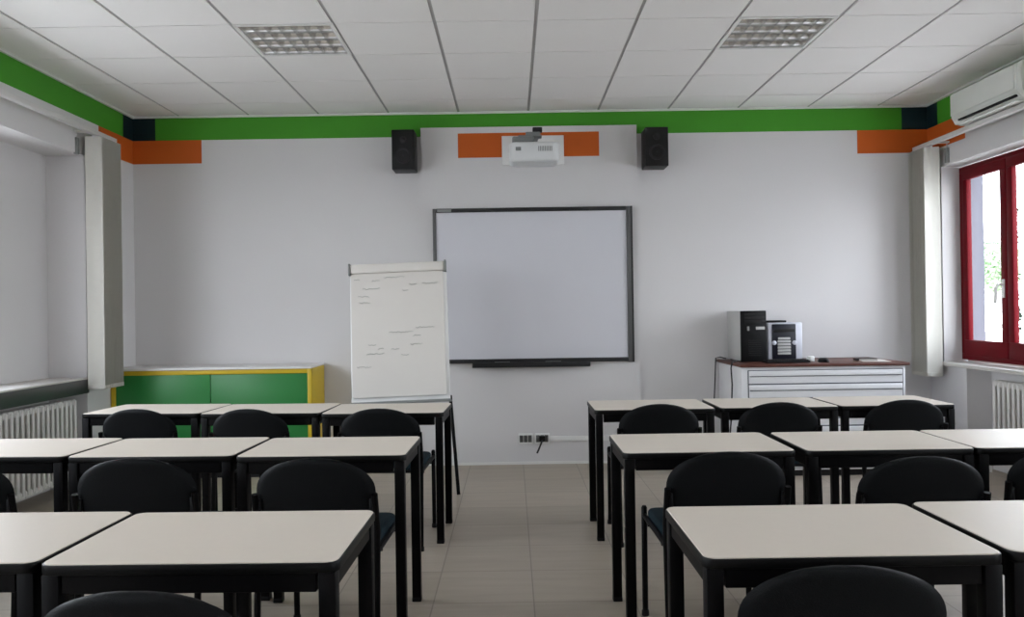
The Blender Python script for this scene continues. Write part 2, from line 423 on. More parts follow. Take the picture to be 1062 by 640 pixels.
TABLES = [
 # x, y, rz, sx, group, label
 (-2.162, 5.060, -0.08, 1.04, 'Lb', 'white school table in front of the green cabinet, at the radiator end of its row'),
 (-1.444, 4.985, -0.06, 1.02, 'Lb', 'middle white school table of the row in front of the green cabinet'),
 (-0.734, 4.905, -0.03, 1.01, 'Lb', 'white school table standing right before the flip chart'),
 (-2.165, 3.625, -0.05, 1.0, 'Lm', 'white school table cut by the photo edge, beside the long radiator, second row back'),
 (-1.464, 3.577, -0.035, 0.99, 'Lm', 'middle white school table of the second row from the flip chart'),
 (-0.766, 3.530, -0.02, 0.99, 'Lm', 'aisle-end white school table, second row back from the flip chart'),
 (-1.446, 2.155, -0.02, 1.0, 'Lf', 'nearest-row white table cut by the left edge of the photo'),
 (-0.744, 2.126, -0.015, 1.0, 'Lf', 'large foreground white table at the aisle, left of the aisle'),
 (0.800, 4.895, 0.0, 0.99, 'Rb', 'aisle-end white school table nearest the wall sockets'),
 (1.508, 4.905, 0.0, 0.97, 'Rb', 'middle white school table of the row in front of the computers'),
 (2.182, 4.915, 0.0, 0.94, 'Rb', 'white school table below the vertical blind, at the window end of its row'),
 (0.770, 3.487, 0.0, 0.99, 'Rm', 'aisle-end white school table, second row back from the white drawer chest'),
 (1.480, 3.478, 0.0, 0.96, 'Rm', 'middle white school table of the second row from the white drawer chest'),
 (2.155, 3.478, 0.0, 0.98, 'Rm', 'white table by the red window with blue daylight glare, second row back'),
 (0.765, 2.105, 0.0, 0.99, 'Rf', 'large foreground white table at the aisle, right of the aisle'),
 (1.468, 2.120, 0.0, 0.99, 'Rf', 'nearest-row white table with blue glare, cut by the right edge of the photo'),
]
TG = {'Lb': 'tables in the row before the flip chart', 'Lm': 'tables in the middle row left of the aisle', 'Lf': 'foreground tables left of the aisle',
      'Rb': 'tables in the row before the drawer chest', 'Rm': 'tables in the middle row right of the aisle', 'Rf': 'foreground tables right of the aisle'}
for k, (x, y, rz, sx, g, lab) in enumerate(TABLES):
    t = proto_t if k == 0 else copy_tree(proto_t)
    t.location = (x, y, 0); t.rotation_euler = (0, 0, rz); t.scale = (sx, 1, 1)
    t['label'] = lab; t['group'] = TG[g]

# ------------------------------------------------------------------ chairs
def make_chair():
    t = thing('stacking_chair', 'x', 'chair', (0, 0, 0), 0, 'x')
    # seat pad: rounded, slightly dished
    b = MB(); b.prism(rrect(-0.214, 0.214, -0.20, 0.228, 0.045, 8), 0.425, 0.462, M_seat, 0.014, 3); seat = b.build('seat', t)
    b = MB(); b.prism(rrect(-0.205, 0.205, -0.19, 0.215, 0.055, 8), 0.412, 0.427, M_bplast, 0.004, 2); tag(b.build('seat_shell', seat), 'black plastic shell under the seat')
    # backrest: padded shield with a broad round top, curved in plan and leaning back
    z0, z1 = 0.515, 0.78
    def hw(v):      # half width at height fraction v
        z = z0 + (z1 - z0) * v; d = z1 - z
        top = 0.222 * (1 - (max(0.0, 1 - d / 0.135)) ** 2.3) ** 0.5 if d < 0.135 else 0.222
        bot = 1 - 0.12 * max(0.0, 1 - v / 0.25) ** 2
        return max(top * bot, 0.004)
    def surf(side):
        def f(u, v):
            v = 1 - (1 - v) ** 1.6
            h = hw(v); x = (2 * u - 1) * h; z = z0 + (z1 - z0) * v
            edge = max(abs(2 * u - 1), 0.0)
            th = 0.019 * math.sqrt(max(0.0, 1 - edge ** 6)) * (math.sqrt(max(0.0, 1 - max(0, (v - 0.9) / 0.1) ** 2)) if v > 0.9 else (math.sqrt(max(0.0, 1 - (1 - v / 0.08) ** 2)) if v < 0.08 else 1))
            y = -0.232 - 0.19 * (z - 0.515) + 0.42 * x * x
            return (x, y + side * th, z)
        return f
    b = MB(); b.grid(surf(-1), 25, 21, M_chair); b.grid(surf(1), 25, 21, M_chair)
    bmesh.ops.remove_doubles(b.bm, verts=b.bm.verts, dist=0.0006); bmesh.ops.recalc_face_normals(b.bm, faces=b.bm.faces)
    back = b.build('backrest', t, ang=50)
    # frame: two sides
    for s in (-1, 1):
        b = MB(); b.tube([(s * 0.222, -0.262, 0.012), (s * 0.222, -0.232, 0.40), (s * 0.222, -0.222, 0.50), (s * 0.222, -0.252, 0.60), (s * 0.221, -0.262, 0.645)], 0.0125, M_black, 10); lg = b.build('leg', t)
        b = MB(); b.lathe([(0, 0), (0.016, 0), (0.016, 0.02), (0.013, 0.025)], M_bplast, 12, Matrix.Translation((s * 0.222, -0.262, 0))); b.build('foot_cap', lg)
        b = MB(); b.tube([(s * 0.222, 0.235, 0.012), (s * 0.222, 0.228, 0.46), (s * 0.222, 0.227, 0.468)], [0.0125, 0.0125, 0.008], M_black, 10); lg = b.build('leg', t)
        b = MB(); b.lathe([(0, 0), (0.016, 0), (0.016, 0.02), (0.013, 0.025)], M_bplast, 12, Matrix.Translation((s * 0.222, 0.235, 0))); b.build('foot_cap', lg)
        b = MB(); b.tube([(s * 0.222, -0.232, 0.425), (s * 0.222, 0.23, 0.428)], 0.011, M_black, 8); b.build('side_rail', t)
    b = MB()
    for y in (-0.13, 0.15): b.tube([(-0.222, y, 0.408), (0.222, y, 0.408)], 0.010, M_black, 8)
    b.build('cross_bars', t)
    for s in (-1, 1):
        b = MB(); b.box(min(s * 0.20, s * 0.225), max(s * 0.20, s * 0.225), -0.256, -0.242, 0.555, 0.625, M_bplast, 0.004); b.build('back_bracket', t)
    return t
proto_c = make_chair()
BT = 0.282    # the backrest top stands this far behind the chair's centre
CHAIRS = [
 # x, y of the back's top, rz, sz, its desk, group, label
 (-2.13, 4.66, -0.09, 1.005, 0, 'b', 'black chair at the radiator-end table in front of the green cabinet'),
 (-1.475, 4.58, -0.11, 1.005, 1, 'b', 'black chair at the middle table in front of the green cabinet'),
 (-0.735, 4.51, -0.05, 1.005, 2, 'b', 'black chair at the table right before the flip chart'),
 (-2.06, 3.05, 0.10, 1.0, 3, 'm', 'black chair cut by the photo edge, at the table beside the long radiator'),
 (-1.37, 3.06, 0.02, 1.0, 4, 'm', 'black chair at the middle table of the second row from the flip chart'),
 (-0.712, 3.00, -0.04, 1.0, 5, 'm', 'black chair at the aisle-end table of the second row from the flip chart'),
 (-0.765, 1.645, -0.03, 0.97, 7, 'f', 'nearest black chair left of the aisle, only its rounded top showing'),
 (0.803, 4.52, 0.0, 1.005, 8, 'b', 'black chair at the aisle-end table nearest the wall sockets'),
 (1.462, 4.52, -0.02, 1.005, 9, 'b', 'black chair at the middle table in front of the computers'),
 (2.172, 4.55, 0.0, 1.005, 10, 'b', 'black chair at the table below the vertical blind'),
 (0.783, 3.01, 0.02, 1.0, 11, 'm', 'black chair with teal seat showing, aisle-end table, second row from the drawer chest'),
 (1.445, 2.90, -0.04, 0.99, 12, 'm', 'black chair at the middle table, second row from the white drawer chest'),
 (1.98, 2.97, -0.30, 1.0, 13, 'm', 'black chair cut by the right photo edge, at the glaring window-side table'),
 (0.690, 1.74, -0.05, 0.97, 14, 'f', 'nearest black chair right of the aisle, its back large in the foreground'),
]
CG = {'b': 'chairs at the tables nearest the board', 'm': 'chairs at the middle row tables', 'f': 'chairs at the foreground tables'}
for k, (x, y, rz, sz, ti, g, lab) in enumerate(CHAIRS):
    t = proto_c if k == 0 else copy_tree(proto_c)
    cx, cy = x - math.sin(rz) * BT, y + math.cos(rz) * BT
    # keep the chair between the legs of the desk it is pushed under
    tx, ty, tr_, ts = TABLES[ti][:4]
    lim = TW * ts / 2 - 0.051
    dx, dy = cx - tx, cy - ty
    lx = dx * math.cos(tr_) + dy * math.sin(tr_); ly = -dx * math.sin(tr_) + dy * math.cos(tr_)
    a = rz - tr_; lo, hi = 9, -9
    for px_, py_ in ((-0.2355, 0.25), (0.2355, 0.25), (-0.2355, -0.08), (0.2355, -0.08)):
        q = px_ * math.cos(a) - py_ * math.sin(a); lo = min(lo, q); hi = max(hi, q)
    nl = min(max(lx, -lim - lo), lim - hi) if hi - lo < 2 * lim else -(lo + hi) / 2
    cx = tx + nl * math.cos(tr_) - ly * math.sin(tr_); cy = ty + nl * math.sin(tr_) + ly * math.cos(tr_)
    t.location = (cx, cy, 0); t.rotation_euler = (0, 0, rz); t.scale = (1, 1, sz)
    t['label'] = lab; t['group'] = CG[g]

# ------------------------------------------------------------------ interactive whiteboard on the boxed panel
bx0, bx1, bz0, bz1 = -0.658, 1.032, 0.872, 2.181
t = thing('whiteboard', 'large interactive whiteboard with black and grey frame on the end wall', 'whiteboard', (0, PF, 0))
b = MB(); b.box(bx0 + 0.02, bx1 - 0.02, -0.035, -0.002, bz0 + 0.02, bz1 - 0.02, M_board); b.build('writing_surface', t)
b = MB(); b.box(bx0, bx0 + 0.03, -0.05, 0, bz0, bz1, M_frameg, 0.006); tag(b.build('frame_side', t), 'grey metal frame side')
b = MB(); b.box(bx1 - 0.05, bx1, -0.05, 0, bz0 - 0.012, bz1, M_frameg, 0.006); b.box(bx1 - 0.012, bx1 + 0.001, -0.052, 0, bz0 - 0.012, bz1, M_frameb); tag(b.build('frame_side', t), 'grey metal frame side')
b = MB(); b.box(bx0 + 0.03, bx1 - 0.05, -0.05, 0, bz1 - 0.034, bz1, M_frameb, 0.005); tag(b.build('frame_rail', t), 'black frame rail')
b = MB(); b.box(bx0 + 0.03, bx1 - 0.05, -0.05, 0, bz0 - 0.004, bz0 + 0.03, M_frameb, 0.005); tag(b.build('frame_rail', t), 'black frame rail')
b = MB(); b.box(bx0 + 0.04, bx0 + 0.16, -0.053, -0.045, bz1 - 0.03, bz1 - 0.006, M_grey, 0.002); tag(b.build('badge', t), 'small grey badge on the frame')
b = MB(); b.box(-0.338, 0.655, -0.10, -0.01, bz0 - 0.040, bz0 - 0.010, M_frameb, 0.008); b.box(-0.338, 0.655, -0.105, -0.095, bz0 - 0.040, bz0 + 0.004, M_frameb, 0.004)
tr = b.build('pen_tray', t)
for k, px in enumerate((-0.15, 0.05, 0.28)):
    b = MB(); b.tube([(px, -0.06, bz0 - 0.002), (px + 0.13, -0.06, bz0 - 0.002)], 0.009, (M_frameg, M_bplast, M_frameg)[k], 8); b.build('pen', tr)

# ------------------------------------------------------------------ loudspeakers
def make_speaker(x0, x1, z0, z1, inner, label):
    xc = (x0 + x1) / 2; w = (x1 - x0) / 2
    t = thing('loudspeaker', label, 'speaker', (xc, 6.83, z0), 0, 'black wall loudspeakers')
    h = z1 - z0
    b = MB(); b.box(-w, w, 0.012, 0.21, 0, h, M_spk, 0.006); b.build('cabinet', t)
    b = MB(); b.box(-w, w, 0, 0.014, 0, h, M_spk, 0.005); g = b.build('front_baffle', t)
    rot = Matrix.Translation((0, 0, 0)) @ Matrix.Rotation(PI / 2, 4, 'X')
    b = MB(); b.lathe([(0.066, -0.001), (0.066, 0.006), (0.058, 0.007), (0.03, -0.008), (0.018, -0.004), (0, 0.002)], M_cone, 28, Matrix.Translation((0, -0.001, 0.115)) @ rot); tag(b.build('woofer', g), 'round woofer cone')
    b = MB(); b.lathe([(0.03, -0.001), (0.03, 0.004), (0.024, 0.003), (0.012, 0.008), (0, 0.009)], M_cone, 20, Matrix.Translation((0, -0.001, 0.245)) @ rot); tag(b.build('tweeter', g), 'small tweeter dome')
    b = MB(); s = inner
    b.box(-0.03, 0.03, 0.235, 0.25, h - 0.13, h - 0.02, M_bplast, 0.003)
    b.tube([(0, 0.21, h - 0.07), (0, 0.24, h - 0.07)], 0.015, M_bplast, 10); b.build('mount_bracket', t)
make_speaker(-0.973, -0.785, 2.492, 2.822, 1, 'black box loudspeaker high on the wall, flip-chart side of the projector')
make_speaker(1.127, 1.318, 2.490, 2.812, -1, 'black box loudspeaker high on the wall, window side of the projector')

# ------------------------------------------------------------------ projector on its wall arm
t = thing('projector_mount', 'white wall plate and grey arm that carry the projector above the whiteboard', 'projector mount', (0.2, PF, 2.55))
b = MB(); b.box(-0.262, 0.265, -0.02, 0, -0.005, 0.245, M_white, 0.004); b.build('wall_plate', t)
b = MB(); b.box(-0.07, 0.045, -0.60, -0.02, 0.098, 0.152, M_projg, 0.006); b.build('arm', t)
b = MB(); b.box(-0.015, 0.06, -0.60, -0.54, 0.152, 0.188, M_dark, 0.006); tag(b.build('clamp_knob', t), 'black clamp knob on top of the arm')
b = MB(); b.box(-0.13, 0.05, -0.74, -0.44, 0.084, 0.097, M_projg, 0.003); b.build('bracket', t)
t = thing('projector', 'white projector hanging from the wall arm above the whiteboard', 'projector', (0.188, 6.27, 2.424))
pts = rrect(-0.187, 0.187, -0.10, 0.18, 0.05, 6)
b = MB(); b.prism(pts, 0.0, 0.150, M_proj, 0.03, 4); sh = b.build('casing', t)
b = MB(); b.box(-0.165, 0.0, -0.03, 0.15, 0.1485, 0.205, M_projg, 0.015); tag(b.build('lens_hood', t), 'grey hood on top of the casing')
b = MB(); b.box(0.03, 0.155, 0.0, 0.12, 0.148, 0.190, M_white, 0.012); b.build('connector_box', t)
for k in range(9):
    b = MB(); b.box(0.03 + 0.012 * k, 0.036 + 0.012 * k, -0.102, -0.098, 0.075, 0.112, M_projg); tag(b.build('vent_slot', sh), 'grey vent slot')
b = MB(); b.box(-0.14, -0.10, -0.102, -0.098, 0.08, 0.108, M_projg, 0.002); b.build('button_panel', sh)
b = MB(); b.box(-0.145, 0.145, -0.05, 0.14, -0.005, 0.004, M_proj, 0.004); b.build('base_plate', t)

# ------------------------------------------------------------------ flip chart
FY0, FZ0, FY1, FZ1 = 6.02, 0.66, 6.17, 1.678       # bottom / top of the tilted board
fx0, fx1 = -1.176, -0.455
slope = math.atan2(FY1 - FY0, FZ1 - FZ0)
blen = math.hypot(FY1 - FY0, FZ1 - FZ0)
BM = Matrix.Translation((-0.815, FY0, FZ0)) @ Matrix.Rotation(-0.03, 4, 'Y') @ Matrix.Translation((0.815, 0, 0)) @ Matrix.Rotation(-slope, 4, 'X')   # local: x, thickness y, up z
t = thing('flip_chart', 'tripod flip chart with a faintly scribbled white sheet, before the whiteboard', 'flip chart', (-0.83, 6.1, 0))
TI = Matrix.Translation((0.83, -6.1, 0)) @ BM
b = MB(); b.box(fx0, fx1, 0.0, 0.02, 0.0, blen, M_white, 0.004, xf=TI); b.build('backboard', t)
b = MB()
def sheet(u, v):
    x = fx0 + 0.012 + (fx1 - fx0 - 0.036) * u; z = 0.035 + (blen - 0.1) * v
    return TI @ Vector((x, -0.012 - 0.004 * math.sin(u * 9) * (1 - v) ** 2 - 0.006 * (1 - v) ** 3, z))
b.grid(sheet, 24, 16, M_paper)
r = bmesh.ops.extrude_face_region(b.bm, geom=list(b.bm.faces))
bmesh.ops.translate(b.bm, vec=(0, 0.010, 0), verts=[g for g in r['geom'] if isinstance(g, bmesh.types.BMVert)])
bmesh.ops.recalc_face_normals(b.bm, faces=b.bm.faces)
pad = b.build('paper_pad', t)
rnd = random.Random(3)
def scribble(x0, x1, z, amp=0.006):
    x = x0; pts = []
    while x < x1:
        pts.append(TI @ Vector((x, -0.0155 - (0.006 * (1 - (z / blen)) ** 3 + 0.004 * (1 - z / blen) ** 2), z + rnd.uniform(-amp, amp)))); x += 0.008
    bb = MB(); bb.tube(pts, 0.0022, M_ink, 4); tag(bb.build('marker_scribble', pad), 'faint grey marker scribble')
def px2(px, py):   # position on the sheet measured across / up from the photo proportions
    return fx0 + (px - 361) / (463.5 - 361) * (fx1 - fx0), blen * (1 - (py - 273) / (413 - 273))
for xa, xb, py in ((366, 372, 289), (385, 393, 291), (398, 420, 288), (375, 394, 299), (370, 382, 307), (371, 383, 313), (424, 433, 296), (438, 454, 295.5), (417, 423, 302), (402, 428, 344), (430, 450, 340), (380, 388, 356), (378, 397, 365), (390, 396, 360), (427, 436, 348), (424, 437, 357), (414, 423, 367), (368, 383, 378), (404, 412, 361)):
    xa_, z_ = px2(xa, py); xb_, _ = px2(xb, py); scribble(xa_, xb_, z_)
b = MB(); b.box(fx0 + 0.01, fx1 - 0.012, -0.035, -0.0, blen - 0.075, blen - 0.005, M_paper, 0.012, 3, xf=TI); b.build('clamp_bar', t)
for xx in (fx0 - 0.004, fx1 - 0.012):
    b = MB(); b.box(xx, xx + 0.014, -0.04, 0.01, blen - 0.085, blen + 0.002, M_grey, 0.003, xf=TI); tag(b.build('end_cap', t), 'grey end cap of the clamp bar')
b = MB(); b.box(fx0 + 0.01, fx1 + 0.01, -0.07, 0.0, -0.018, -0.002, M_grey, 0.004, xf=TI); b.box(fx0 + 0.01, fx1 + 0.01, -0.074, -0.066, -0.018, 0.002, M_grey, 0.003, xf=TI); b.build('pen_ledge', t)
for xt, yt, xf_, yf in ((-0.462, FY0 + 0.05, -0.398, 5.905), (-1.15, FY0 + 0.05, -1.262, 5.905), (-0.83, FY1 - 0.05, -0.83, 6.78)):
    zt = 0.69 if yt < 6.15 else 1.5
    b = MB(); b.tube([(xt + 0.83, yt - 6.1 + 0.02, zt), (xf_ + 0.83, yf - 6.1, 0.0)], 0.013, M_black, 10); tag(b.build('leg', t), 'thin black easel leg')

# ------------------------------------------------------------------ green cabinet
t = thing('low_cabinet', 'low cabinet with green sliding doors, yellow frame and white top', 'cabinet', (-2.415, 6.62, 0))
cw, cd, ch = 0.805, 0.45, 0.888
b = MB(); b.box(-cw, cw, -0.012, cd, ch - 0.018, ch, M_cabtop, 0.003); tag(b.build('top', t), 'white top')
b = MB(); b.box(-cw, cw, 0.002, 0.03, ch - 0.055, ch - 0.019, M_cabyel, 0.002); b.box(-cw, cw, 0.002, 0.03, 0.06, 0.10, M_cabyel, 0.002); tag(b.build('frame_rails', t), 'yellow frame rails')
for s in (-1, 1):
    b = MB(); b.box(min(s * cw, s * (cw - 0.035)), max(s * cw, s * (cw - 0.035)), 0.0, cd - 0.005, 0.05, ch - 0.019, M_cabyel, 0.002); tag(b.build('side_panel', t), 'yellow side panel')
b = MB(); b.box(-cw + 0.035, cw - 0.035, 0.04, cd - 0.01, 0.06, ch - 0.03, M_dark); b.build('body', t)
b = MB(); b.box(-cw + 0.036, -0.015, 0.010, 0.026, 0.10, ch - 0.055, M_cabgreen, 0.002); b.build('door', t)
b = MB(); b.box(-0.012, cw - 0.036, 0.018, 0.034, 0.10, ch - 0.055, M_cabgreen, 0.002); b.build('door', t)
b = MB(); b.box(-cw + 0.02, cw - 0.02, 0.03, cd - 0.02, 0, 0.05, M_dark); b.build('plinth', t)

# ------------------------------------------------------------------ white plan chest
t = thing('drawer_chest', 'white metal drawer chest with brown wooden top below the computers', 'chest of drawers', (1.755, 6.34, 0))
kw, kd, kh = 1.27, 0.715, 0.868
b = MB(); b.box(0.005, kw - 0.005, 0.012, kd, 0.05, kh - 0.022, M_chest, 0.004); b.build('body', t)
b = MB(); b.box(-0.012, kw + 0.018, -0.02, kd + 0.005, kh - 0.022, kh, M_wood, 0.003); tag(b.build('top', t), 'brown wooden top')
b = MB(); b.box(0.03, kw - 0.03, 0.04, kd - 0.03, 0, 0.05, M_dark); b.build('plinth', t)
zt = kh - 0.052
for k in range(7):
    h = 0.098; z1 = zt - k * 0.108; z0 = z1 - h
    b = MB(); b.box(0.06, kw - 0.03, 0.004, 0.02, z0, z1, M_chest, 0.002); dr = b.build('drawer', t)
    b = MB(); b.box(0.052, kw - 0.022, 0.0095, 0.0125, z0 - 0.006, z1 + 0.006, M_chestgap); tag(b.build('drawer_gap', dr), 'grey shadow line round the drawer')
    b = MB(); b.box(0.065, kw - 0.035, -0.010, 0.006, z1 - 0.040, z1 - 0.004, M_chest, 0.005); b.box(0.065, kw - 0.035, 0.000, 0.0045, z1 - 0.046, z1 - 0.040, M_chestgap); tag(b.build('handle', dr), 'full-width lip handle')
KT = kh + 0.0006

# computers on the chest
t = thing('tower_computer', 'tall black-fronted tower computer with pale side on the drawer chest', 'computer', (1.835, 6.62, KT))
b = MB(); b.box(0.0, 0.205, 0.02, 0.42, 0.006, 0.408, M_pcgrey, 0.004); b.build('case', t)
b = MB(); b.box(-0.001, 0.206, 0.0, 0.022, 0.0, 0.410, M_bplast, 0.006); fr = b.build('front_panel', t)
b = MB(); b.box(0.12, 0.192, -0.003, 0.004, 0.258, 0.282, M_pcgrey, 0.002); tag(b.build('badge', fr), 'pale badge on the front')
b = MB(); b.box(0.05, 0.068, -0.003, 0.004, 0.25, 0.285, M_grey, 0.003); tag(b.build('power_button', fr), 'grey power button')
for k in range(3):
    b = MB(); b.box(0.03, 0.19, -0.002, 0.003, 0.31 + 0.03 * k, 0.334 + 0.03 * k, M_dark, 0.002); b.build('drive_bay', fr)
b = MB()
for k in range(8): b.box(0.06, 0.16, -0.002, 0.003, 0.05 + 0.017 * k, 0.056 + 0.017 * k, M_dark)
b.build('vent', fr)
b = MB()
for xx in (0.02, 0.17):
    for yy in (0.05, 0.37): b.box(xx, xx + 0.02, yy, yy + 0.02, 0, 0.008, M_dark)
b.build('feet', t)

t = thing('small_computer', 'small silver computer with navy front and ribbed grille beside the black tower', 'computer', (2.055, 6.62, KT))
b = MB(); b.box(0.002, 0.275, 0.01, 0.40, 0.004, 0.312, M_silver, 0.008); b.build('case', t)
b = MB(); b.box(0.03, 0.222, 0.0, 0.014, 0.02, 0.30, M_navy, 0.006); fr = b.build('front_panel', t)
for k in range(6):
    b = MB(); w = 0.052 if k < 5 else 0.048; b.box(0.125 - w, 0.125 + w, -0.008, 0.004, 0.055 + 0.024 * k, 0.073 + 0.024 * k, M_pcgrey, 0.003); tag(b.build('grille_bar', fr), 'pale grille bar')
for xx in (0.045, 0.208):
    b = MB(); b.lathe([(0.018, 0), (0.018, 0.008), (0.012, 0.012), (0, 0.012)], M_silver, 16, Matrix.Translation((xx, 0.0, 0.15)) @ Matrix.Rotation(PI / 2, 4, 'X')); tag(b.build('dial', fr), 'round silver dial')
b = MB(); b.box(0.04, 0.21, -0.002, 0.004, 0.235, 0.262, M_dark, 0.002); b.build('drive_slot', fr)
b = MB(); b.box(0.01, 0.26, 0.03, 0.38, 0, 0.006, M_dark); b.build('feet', t)
t = thing('disc_drive', 'thin black disc drive lying on the small silver computer', 'disc drive', (2.06, 6.66, KT + 0.312))
b = MB(); b.box(0, 0.155, 0, 0.17, 0, 0.017, M_bplast, 0.004); bd = b.build('case', t)
b = MB(); b.box(0.01, 0.145, -0.003, 0.002, 0.004, 0.012, M_dark, 0.001); b.build('tray', t)

t = thing('keyboard', 'black keyboard lying in front of the small silver computer', 'keyboard', (1.985, 6.42, KT), 0.03)
t.scale = (0.78, 1, 1)
b = MB(); b.prism([(0, 0), (0.43, 0), (0.43, 0.14), (0, 0.14)], 0, 0.018, M_bplast, 0.004); kb = b.build('base', t)
for rr in range(5):
    b = MB()
    for k in range(18): b.box(0.012 + k * 0.0228, 0.031 + k * 0.0228, 0.012 + rr * 0.024, 0.031 + rr * 0.024, 0.017, 0.025, M_dark, 0.002, 1)
    b.build('key_row', kb)
t = thing('mouse', 'black computer mouse on the wooden chest top', 'mouse', (2.44, 6.48, KT), 0.2)
b = MB()
b.lathe([(0, 0), (0.034, 0), (0.036, 0.008), (0.031, 0.024), (0.018, 0.033), (0, 0.035)], M_bplast, 20, Matrix.Diagonal((1, 1.6, 1, 1))); ms = b.build('shell', t)
b = MB(); b.tube([(-0.004, 0.03, 0.03), (-0.004, 0.042, 0.027)], 0.005, M_grey, 8); b.build('scroll_wheel', ms)
t = thing('power_adapter', 'small white adapter beside the black mouse on the chest', 'adapter', (2.365, 6.56, KT), 0.3)
b = MB(); b.box(0, 0.045, 0, 0.05, 0, 0.042, M_white, 0.008, 3); b.build('body', t)
b = MB(); b.tube([(0.022, 0.05, 0.02), (0.03, 0.10, 0.006), (0.06, 0.20, 0.005), (0.10, 0.30, 0.005)], 0.003, M_white, 6); b.build('lead', t)
t = thing('paper_sheet', 'white sheet of paper lying on the wooden chest top', 'paper', (2.74, 6.45, KT), -0.15)
b = MB(); b.box(0, 0.21, 0, 0.297, 0, 0.002, M_paper); b.build('sheet', t)
t = thing('notebook', 'dark closed notebook lying on the white sheet', 'notebook', (2.735, 6.53, KT + 0.0021), -0.05)
b = MB(); b.box(0, 0.15, 0, 0.11, 0, 0.004, M_bplast, 0.001); b.box(0, 0.15, 0, 0.11, 0.012, 0.016, M_bplast, 0.001); b.box(0, 0.006, 0, 0.11, 0.003, 0.013, M_bplast); cov = b.build('cover', t)
b = MB(); b.box(0.006, 0.146, 0.003, 0.107, 0.004, 0.012, M_paper); tag(b.build('pages', t), 'white pages')
b = MB(); b.tube([(1.815, 6.86, KT + 0.008), (1.80, 6.62, KT + 0.008), (1.765, 6.56, KT + 0.012), (1.738, 6.54, KT + 0.004), (1.727, 6.53, KT - 0.04), (1.726, 6.50, 0.70), (1.722, 6.52, 0.45), (1.715, 6.60, 0.12), (1.69, 6.70, 0.006), (1.60, 6.95, 0.006)], 0.006, M_cable, 8)
tag(b.build('computer_cable'), 'thick dark cable hanging over the end of the white drawer chest', 'cable')
b = MB(); b.tube([(1.81, 7.0, KT + 0.008), (1.765, 7.02, KT + 0.02), (1.728, 7.02, KT + 0.012), (1.715, 7.0, 0.7), (1.69, 6.97, 0.4), (1.66, 6.98, 0.1), (1.6, 7.0, 0.006), (1.45, 7.02, 0.006)], 0.005, M_cable, 8)
tag(b.build('power_lead'), 'thin dark power lead hanging against the wall behind the drawer chest', 'cable')

# ------------------------------------------------------------------ sockets and trunking by the floor
def make_socket(x, label, plug=False):
    t = thing('wall_socket', label, 'socket', (x, PF, 0.218), 0, 'wall sockets under the whiteboard')
    b = MB(); b.box(-0.062, 0.062, -0.012, 0, -0.045, 0.045, M_white, 0.004); pl = b.build('cover_plate', t)
    for k in range(3):
        xx = -0.036 + 0.036 * k
        b = MB(); b.box(xx - 0.016, xx + 0.016, -0.016, -0.008, -0.03, 0.03, M_socket, 0.003); o = b.build('outlet', t); tag(o, 'grey socket insert')
        b = MB()
        for dz in (-0.014, 0, 0.014): b.lathe([(0.003, 0), (0.003, 0.001), (0, 0.001)], M_dark, 8, Matrix.Translation((xx, -0.016, dz)) @ Matrix.Rotation(PI / 2, 4, 'X'))
        b.build('pin_holes', o)
make_socket(0.103, 'wall socket left of the plugged-in one under the whiteboard')
make_socket(0.243, 'wall socket with a black plug in it under the whiteboard')
t = thing('plug', 'black plug with short drooping lead in the wall socket', 'plug', (0.243, PF - 0.0175, 0.218))
b = MB(); b.box(-0.026, 0.026, -0.035, -0.0005, -0.022, 0.026, M_bplast, 0.008, 3); b.build('body', t)
b = MB(); b.tube([(0, -0.03, -0.01), (-0.01, -0.05, -0.03), (-0.03, -0.045, -0.08), (-0.045, -0.035, -0.115)], 0.008, M_cable, 8); b.build('cord', t)
b = MB(); b.box(0.307, 1.084, PF - 0.014, PF, 0.192, 0.235, M_white, 0.003)
tag(b.build('cord_cover'), 'white cable trunking running along the wall from the sockets', 'cord cover')

# ------------------------------------------------------------------ air conditioner
t = thing('air_conditioner', 'white wall air conditioner above the red window', 'air conditioner', (R - 0.001, 5.88, 2.668))
prof = [(0, 0.012), (-0.12, 0.0), (-0.17, 0.012), (-0.197, 0.06), (-0.205, 0.18), (-0.19, 0.245), (-0.15, 0.262), (0, 0.262)]
ay = 0.44
TOX = Matrix(((1, 0, 0, 0), (0, 0, 1, 0), (0, 1, 0, 0), (0, 0, 0, 1)))   # (x,z,along y)
b = MB(); b.prism(prof, -ay + 0.06, ay, M_ac, 0.006, 2, xf=TOX); b.build('casing', t)
b = MB(); b.prism([(p[0] * 1.01, p[1]) for p in prof], -ay, -ay + 0.056, M_ac, 0.008, 2, xf=TOX); b.build('end_cover', t)
b = MB(); b.box(-0.21, -0.198, -ay + 0.075, ay - 0.012, 0.072, 0.235, M_ac, 0.004, 2); b.build('front_panel', t)
b = MB(); b.box(-0.196, -0.168, -ay + 0.08, ay - 0.09, 0.022, 0.036, M_dark, 0.002); tag(b.build('air_slot', t), 'dark air outlet slot')
b = MB(); b.box(-0.186, -0.10, -ay + 0.09, ay - 0.10, -0.006, 0.002, M_ac, 0.002); b.build('louver', t)

